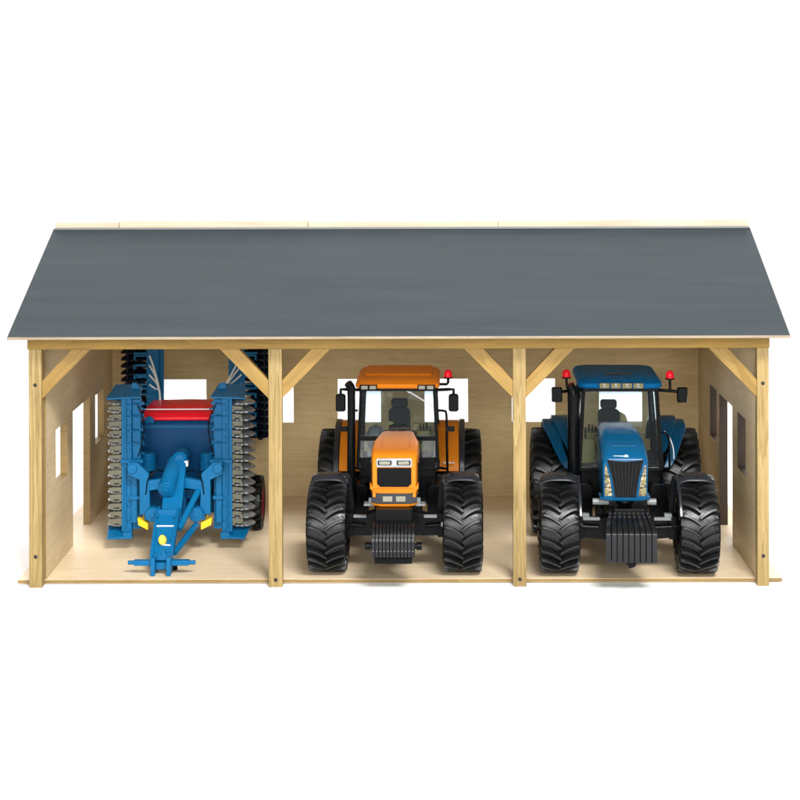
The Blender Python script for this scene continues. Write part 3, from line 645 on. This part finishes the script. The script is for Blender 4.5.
    MB().box(-4.1, 4.1, 6.0, 16.6, 17.95, 18.31).build('roof_underside', K, t, .05)
    ex = MB().curve([(-5.2, 4.6, 7.0), (-5.2, 4.6, 12), (-5.2, 4.6, 16.9), (-5.25, 4.6, 18.1), (-5.65, 4.5, 18.95)], [.66]*24+[.62, .6, .57, .54, .52, .5, .5, .5, .5], 8, 22)
    ex.build('exhaust', K, t, .03)
    for s in (-1, 1):
        x = s*6.8-.12
        mirror(t, s, x, 6.2, 17.6, 1.2, 1.7, [(s*4.1, 6.8, 18.0), (s*5.4, 6.3, 18.0), (s*6.5, 6.2, 17.9)], .2)
        MB().curve([(s*4.5, 6.5, 13.5), (s*5.0, 6.3, 13.3), (s*5.3, 6.4, 12.4), (s*5.35, 6.5, 9.4)], .13, 6, 10).tube([(s*5.35, 6.5, 9.5), (s*4.2, 7.2, 9.4)], .13, 8).build('handrail', K, t)
    beacon(t, 5.4, 6.6, 19.35, [(5.4, 6.4, 18.0), (5.4, 6.6, 19.25)])
    beacon(t, -5.85, 6.9, 19.4, [(-5.0, 6.6, 18.0), (-5.8, 6.9, 18.5), (-5.85, 6.9, 19.3)])
    MB().curve([(5.0, 8.6, 13.2), (5.5, 8.4, 12.6), (5.9, 8.2, 11.5), (6.0, 8.2, 10.2)], .06, 6, 8).build('hose', M['hose'], t)
    for o in t.children:
        if o.name.split('.')[0] in ('bonnet', 'grille', 'grille_trim', 'headlight', 'nose_lip', 'nose_crossbar', 'nose_pivot'): o.location.x -= .36*S
    return t
blue_tractor()

# ------------------------------------------------------------------ blue folding disc implement
def harrow():
    DX0 = -.4
    t = thing('disc_harrow', 'blue folded toy disc harrow with red hopper lid in the left bay', 'toy harrow', (-24.9, 0, FT))
    B, N_ = M['iblue'], M['navy']
    def disc(x, y, z, r, mat_, parent, teeth=14, th=.16, notch=.9):
        m = MB(); n = teeth*4; up, lo = [], []
        rings = [[], [], [], []]
        for k in range(n):
            a = 2*math.pi*k/n; q = r*(1 if (k % 4) in (0, 1) else notch)
            rings[0].append((x+.25*r*math.cos(a), y+.25*r*math.sin(a), z+.18)); rings[1].append((x+.7*r*math.cos(a), y+.7*r*math.sin(a), z+.06))
            rings[2].append((x+q*math.cos(a), y+q*math.sin(a), z-.16)); rings[3].append((x+q*math.cos(a), y+q*math.sin(a), z-.16+th*.6))
        rings += [[(p[0], p[1], p[2]+th) for p in rings[1]], [(p[0], p[1], p[2]+th) for p in rings[0]]]
        return m.poly(rings).build('disc', mat_, parent, ang=30)
    for s in (-1, 1):
        # upright front wing beam
        w = MB()
        w.box(*sorted((s*5.0, s*6.15)), 13.6, 15.2, 1.9, 17.0)
        w.box(*sorted((s*4.05, s*4.98)), 13.9, 14.9, 2.2, 16.6)
        w.box(*sorted((s*4.35, s*5.0)), 13.3, 13.95, 3.0, 9.0)
        w.box(*sorted((s*5.55, s*5.75)), 13.35, 13.62, 2.4, 16.9)
        for z in (15.9, 14.6, 13.0, 11.6): w.box(*sorted((s*3.75, s*4.1)), 14.1, 14.7, z, z+.35); w.box(*sorted((s*4.2, s*5.5)), 13.45, 13.92, z+.1, z+.22)
        w.box(*sorted((s*3.7, s*6.2)), 13.2, 13.75, 9.6, 10.0); w.box(*sorted((s*4.0, s*5.2)), 13.1, 13.7, 5.6, 6.0)
        wo = w.build('wing_beam', B, t, .06)
        MB().hull([(s*3.85, 12.8, 16.85), (s*7.7, 12.9, 16.7), (s*7.3, 16.6, 17.6), (s*4.3, 16.8, 17.7)], [(s*3.85, 12.8, 17.05), (s*7.7, 12.9, 16.9), (s*7.3, 16.6, 17.8), (s*4.3, 16.8, 17.9)]).prism([(s*4.2, 17.4), (s*5.4, 17.4), (s*5.2, 18.2), (s*4.7, 18.2)], 'y', 15.2, 15.5).build('wing_plate', B, wo, .04)
        MB().hull([(s*5.0, 13.0, 1.35), (s*7.6, 12.8, 1.25), (s*8.0, 15.6, 2.0), (s*5.2, 16.0, 2.0)], [(s*5.0, 13.0, 1.6), (s*7.6, 12.8, 1.45), (s*8.0, 15.6, 2.2), (s*5.2, 16.0, 2.2)]).box(*sorted((s*4.9, s*5.9)), 12.9, 14, 1.3, 2.0).build('skid_plate', B, wo, .05)
        # discs on a vertical shaft, each with its khaki scraper
        dx, dr = (7.05, 1.5) if s > 0 else (6.65, 1.32)
        MB().tube([(s*dx, 15.6, 1.8), (s*dx, 15.6, 16.8)], .28, 14).build('disc_shaft', M['khaki'], t)
        for k in range(16):
            z = 2.6+k*.9
            disc(s*dx, 15.4, z, dr, M['disc'], t, 12, .2, .93)
            if k < 15:
                h = .48 if k % 3 else .62; e = (7.3 if s > 0 else 7.6)-(.12 if k % 2 else 0)
                sc = MB().prism([(s*6.1, z+.2), (s*6.1, z+.2+h), (s*e, z+.2+h*.8), (s*e, z+.24)], 'y', 13.7, 13.95)
                sc.box(*sorted((s*6.15, s*6.4)), 13.6, 14.9, z+.02, z+.36)
                if k % 2: sc.box(*sorted((s*6.95, s*7.3)), 13.6, 14.2, z+.0, z+.34)
                sc.build('scraper', M['khaki'], t, .03)
        # rear wing, standing taller behind
        rw = MB().box(*sorted((s*4.4, s*5.9)), 29.6, 31.0, 7.5, 20.6).box(*sorted((s*3.9, s*4.42)), 29.9, 30.6, 8.5, 20.0)
        for z in (19.3, 17.9, 16.5, 15.1): rw.box(*sorted((s*5.8, s*7.4)), 29.4, 29.8, z, z+.3)
        ro = rw.build('rear_wing_beam', B, t, .06)
        MB().tube([(s*7.6, 31.2, 8.8), (s*7.6, 31.2, 20.6)], .3, 12).tube([(s*8.2, 29.9, 9.2), (s*8.2, 29.9, 20.4)], .1, 8).box(*sorted((s*5.8, s*7.6)), 30.6, 31.0, 12, 12.6).box(*sorted((s*5.8, s*7.6)), 30.6, 31.0, 18.6, 19.2).build('disc_shaft', M['dark_disc'], t)
        for k in range(14): disc(s*7.5, 31.2, 9.4+k*.84, 1.75, M['dark_disc'], t, 9, .32, .84)
        for k in range(9):
            z = 9.9+k*1.15
            tn = MB().box(*sorted((s*5.85, s*7.3)), 29.2, 29.6, z, z+.22).box(*sorted((s*7.1, s*7.35)), 29.0, 29.5, z-.35, z+.2)
            tn.build('tine', B, ro, .03)
        for z in (3.4, 5.0, 7.4, 11.0, 12.3, 13.7, 15.3):
            MB().lathe([(.1, 13.36), (.17, 13.38), (.17, 13.62)], (s*5.3, 0, z), 'y', 12).build('bolt', B, wo)
        for k in range(6):
            z = 10.6+k*1.0
            MB().tube([(s*3.98, 14.2, z), (s*3.62, 13.9, z-.12)], .11, 8).build('nozzle', B, wo)
        MB().curve([(s*4.4, 13.6, 16.2), (s*3.6, 13.2, 14.2), (s*3.75, 13.1, 12.0), (s*4.2, 13.2, 10.4)], .07, 8, 8).build('hose', M['black'], t)
        MB().curve([(s*1.0, 13.4, 8.6), (s*2.0, 12.4, 9.0), (s*2.9, 12.0, 8.2), (s*3.2, 12.1, 6.4)], .07, 8, 8).build('hose', M['black'], t)
        MB().box(*sorted((s*1.6, s*3.4)), 14.6, 15.4, 3.4, 6.4).box(*sorted((s*.8, s*2.0)), 13.6, 15, 5.6, 6.6).build('bracket', N_, t, .08)
        # carriage wheel
        make_wheel(t, s*7.95, 23.0, 3.1, 1.5, 18, M['maroon'], False, .66)
        MB().beam((s*4.2, 22.8, 5.2), (s*7.0, 23.0, 3.4), .8, .9).build('wheel_arm', N_, t, .06)
        # fold links
        MB().prism([(s*5.2, 8.6), (s*5.2, 9.9), (s*4.2, 9.9), (s*2.9, 8.7), (s*2.7, 4.2), (s*3.9, 4.2), (s*3.9, 8.0)], 'y', 12.1, 12.9).lathe([(.5, 11.9), (.55, 12.0), (.55, 13.2)], (s*4.7, 0, 9.25), 'y', 20).build('fold_link', B, t, .07)
        MB().lathe([(.72, 11.2), (.8, 11.35), (.8, 12.6), (.72, 12.75)], (s*2.4, 0, 4.35), 'y', 24).lathe([(.3, 11.1), (.34, 11.15), (.34, 11.3)], (s*2.4, 0, 4.35), 'y', 16).box(*sorted((s*2.3, s*3.3)), 11.7, 12.5, 3.7, 4.5).build('link_roller', B, t, .05)
        MB().hull([(s*2.9, 11.6, 2.6), (s*4.0, 11.8, 3.1), (s*4.1, 11.8, 3.9), (s*2.9, 11.6, 3.4)], [(s*2.9, 12.6, 2.6), (s*4.0, 12.8, 3.1), (s*4.1, 12.8, 3.9), (s*2.9, 12.6, 3.4)]).box(*sorted((s*3.3, s*3.55)), 13.2, 13.5, 3.6, 8.2).build('lock_plate', M['yellow'], t, .05)
        mo = MB(); prof = []
        for k in range(8): prof += [(.85, 8.6+k*.24), (.93, 8.66+k*.24), (.93, 8.76+k*.24), (.85, 8.82+k*.24)]
        mo.lathe([(.5, 8.55)]+prof+[(.5, 10.6)], (3.15 if s > 0 else -3.65, 16.3, -.35), 'z', 28).build('ribbed_housing', B, t)
        MB().beam((s*.7, 13.0, 7.6), (s*3.2, 12.6, 7.3), .9, 1.1).build('cross_arm', B, t, .08)
    # chassis and hopper
    MB().box(-4.0, 4.0, 15.5, 28, 3.6, 5.2).box(-1.2, 1.2, 12, 29, 4.2, 6).build('chassis', N_, t, .1)
    MB().box(-6.2, 6.2, 29.2, 30.4, 7.6, 8.8).box(-1.0, 1.0, 27.5, 30, 4.4, 8.2).build('rear_crossbar', B, t, .08)
    hp = MB().poly([[(-3.0, 18.5, 5.0), (3.0, 18.5, 5.0), (3.0, 26, 5.0), (-3.0, 26, 5.0)], [(-4.6, 17.6, 8.2), (4.6, 17.6, 8.2), (4.6, 28, 8.2), (-4.6, 28, 8.2)],
                    [(-4.75, 17.5, 13.1), (4.75, 17.5, 13.1), (4.75, 28, 13.1), (-4.75, 28, 13.1)], [(-4.7, 17.9, 13.48), (4.7, 17.9, 13.48), (4.7, 27.8, 13.48), (-4.7, 27.8, 13.48)]])
    ho = hp.build('hopper', N_, t, .15, 3)
    MB().box(-4.8, 4.8, 17.42, 17.75, 12.75, 12.95).build('hopper_rim', B, ho, .06)
    lid = MB()
    rings = []
    for x, k in ((-4.55, .8), (-4.2, .97), (-2, 1.0), (0, 1.03), (2, 1.0), (4.2, .97), (4.55, .8)):
        rings.append([(x, 17.9, 13.5), (x, 17.85, 13.5+.35*k), (x, 18.6, 13.5+.9*k), (x, 21.0, 13.5+1.2*k), (x, 25, 13.5+1.2*k), (x, 27.4, 13.5+.6*k), (x, 27.5, 13.5)])
    lo = lid.poly(rings).build('hopper_lid', M['red'], t, .12, 3)
    for x in (-3.7, 3.7): MB().lathe([(.5, 17.7), (.55, 17.8), (.55, 18.4)], (x, 0, 13.45), 'y', 18).build('lid_hinge', B, lo, .05)
    MB().tube([(-4.5, 17.2, 14.9), (4.5, 17.2, 14.9)], .06, 8).build('guide_rod', M['hose'], t)
    # mast and ram
    MB().poly([[(-1.1, 8.6, 4.2), (1.0, 8.6, 4.2), (1.0, 10.4, 4.2), (-1.1, 10.4, 4.2)], [(-1.15, 10.6, 6.2), (1.05, 10.6, 6.2), (1.05, 12.4, 6.0), (-1.15, 12.4, 6.0)], [(-.75, 13.6, 9.9), (1.05, 13.6, 9.9), (1.05, 15.2, 9.6), (-.75, 15.2, 9.6)], [(-.7, 14.0, 10.15), (1.0, 14.0, 10.15), (1.0, 15.2, 10.0), (-.7, 15.2, 10.0)]]).build('mast', B, t, .1)
    MB().lathe([(.5, 13.6), (.85, 13.9), (.9, 14.6), (.9, 16.4)], (.25, 0, 9.9), 'y', 24).build('mast_cap', B, t, .05)
    MB().tube([(-.7, 10.2, 7.3), (-.3, 14.6, 9.4)], .92, 26).tube([(-.7, 10.1, 7.25), (-.69, 10.3, 7.35)], .65, 24).tube([(-.71, 9.98, 7.2), (-.69, 10.2, 7.3)], .3, 16).build('ram', B, t, .06)
    for s in (-.45, .45): MB().box(s-.14+.15, s+.14+.15, 13.2, 13.7, 9.0, 9.35).build('mast_pin', N_, t, .04)
    for k in range(4): MB().lathe([(.08, -.1), (.13, -.08), (.13, .1)], (-.85+DX0+k%2*1.85, 7.0+k//2*2.4-1.6, [3.2, 3.2, 5.1, 5.1][k]), 'z', 10).build('mast_bolt', B, t)
    MB().box(.85, 1.25, 13.4, 14.0, 9.2, 9.8).build('mast_tag', M['hose'], t, .04)
    # drawbar
    db = MB(); DX = -.35
    for k in (-1, 1): db.poly([[(DX*q+k*w-.17, y, z), (DX*q+k*w+.17, y, z), (DX*q+k*w+.17, y, z-dz), (DX*q+k*w-.17, y, z-dz)] for y, z, dz, w, q in ((3.1, 1.5, .7, 1.0, .6), (4.0, 2.2, 1.2, 1.02, .8), (8.8, 5.4, 1.2, 1.12, 1), (10.6, 5.5, 1.3, 1.12, 1))])
    db.poly([[(-1.0+DX, 3.6, 1.7), (1.0+DX, 3.6, 1.7), (1.0+DX, 4.2, 1.2), (-1.0+DX, 4.2, 1.2)], [(-1.1+DX, 8.6, 5.05), (1.1+DX, 8.6, 5.05), (1.1+DX, 9.2, 4.5), (-1.1+DX, 9.2, 4.5)]])
    db.box(-1.0+DX, 1.0+DX, 8.55, 8.9, 4.7, 5.55)
    dbo = db.build('drawbar', B, t, .05)
    MB().beam((-.9+DX, 7.1, 4.15), (.95+DX, 7.1, 4.15), .12, .12).build('drawbar_mark', M['hose'], dbo)
    MB().beam((-.1+DX, 4.9, 2.7), (.9+DX, 4.9, 2.65), .1, .12).build('drawbar_mark', M['hose'], dbo)
    cs = [(math.cos(q*math.pi/8), math.sin(q*math.pi/8)) for q in range(16)]
    MB().poly([[(.02+DX+a*.46, 5.25+b_*.12, 3.05+b_*.55) for a, b_ in cs], [(.02+DX+a*.40, 4.8+b_*.12, 3.25+b_*.50) for a, b_ in cs]]).build('drawbar_knob', M['yellow'], dbo, .08)
    MB().tube([(2.6, 12.6, 6.9), (1.0, 8.0, 3.6)], .36, 14).tube([(2.7, 12.8, 7.05), (2.4, 12.1, 6.5)], .26, 14).tube([(2.4, 11.6, 3.2), (.9, 5.4, 1.7)], .34, 14).build('drawbar_stay', B, t, .04)
    # hitch
    h = MB().box(-1.2, -.75, 2.4, 4.6, 0, 1.9).box(.45, .9, 2.4, 4.6, 0, 1.9).box(-.75, .45, 3.2, 4.4, .5, 1.2)
    h.prism([(-1.3, 1.35), (-1.0, 2.2), (-.7, 1.9), (-.3, 1.9), (-.15, 2.3), (.1, 2.3), (.3, 1.9), (.8, 2.1), (1.0, 1.35)], 'y', 3.6, 4.6)
    h.box(-3.05, -1.0, 3.0, 3.7, .95, 1.5).box(.8, 2.75, 3.0, 3.7, .95, 1.5).tube([(-3.7, 3.35, 1.22), (-3.0, 3.35, 1.22)], .22, 14).tube([(2.7, 3.35, 1.22), (3.4, 3.35, 1.22)], .22, 14)
    h.build('hitch', B, t, .06)
    MB().lathe([(.3, 0), (.35, .1), (.25, 1.0)], (.95, 5.0, 0), 'z', 16).build('hitch_foot', M['black'], t)
    # hydraulic hoses from the rear wings to the hopper
    for s in (-1, 1):
        for k in range(4):
            z = 19.2-k*1.15
            MB().curve([(s*5.5, 29.4, z), (s*(4.9-.12*k), 28.6, z-1.2+.25*k), (s*4.0, 26.5, 16.2-.15*k), (s*(3.6), 25.0, 15.3), (s*3.45, 24.2, 14.4)], .11, 8, 8).build('hose', M['hose'], t)
    return t
harrow()
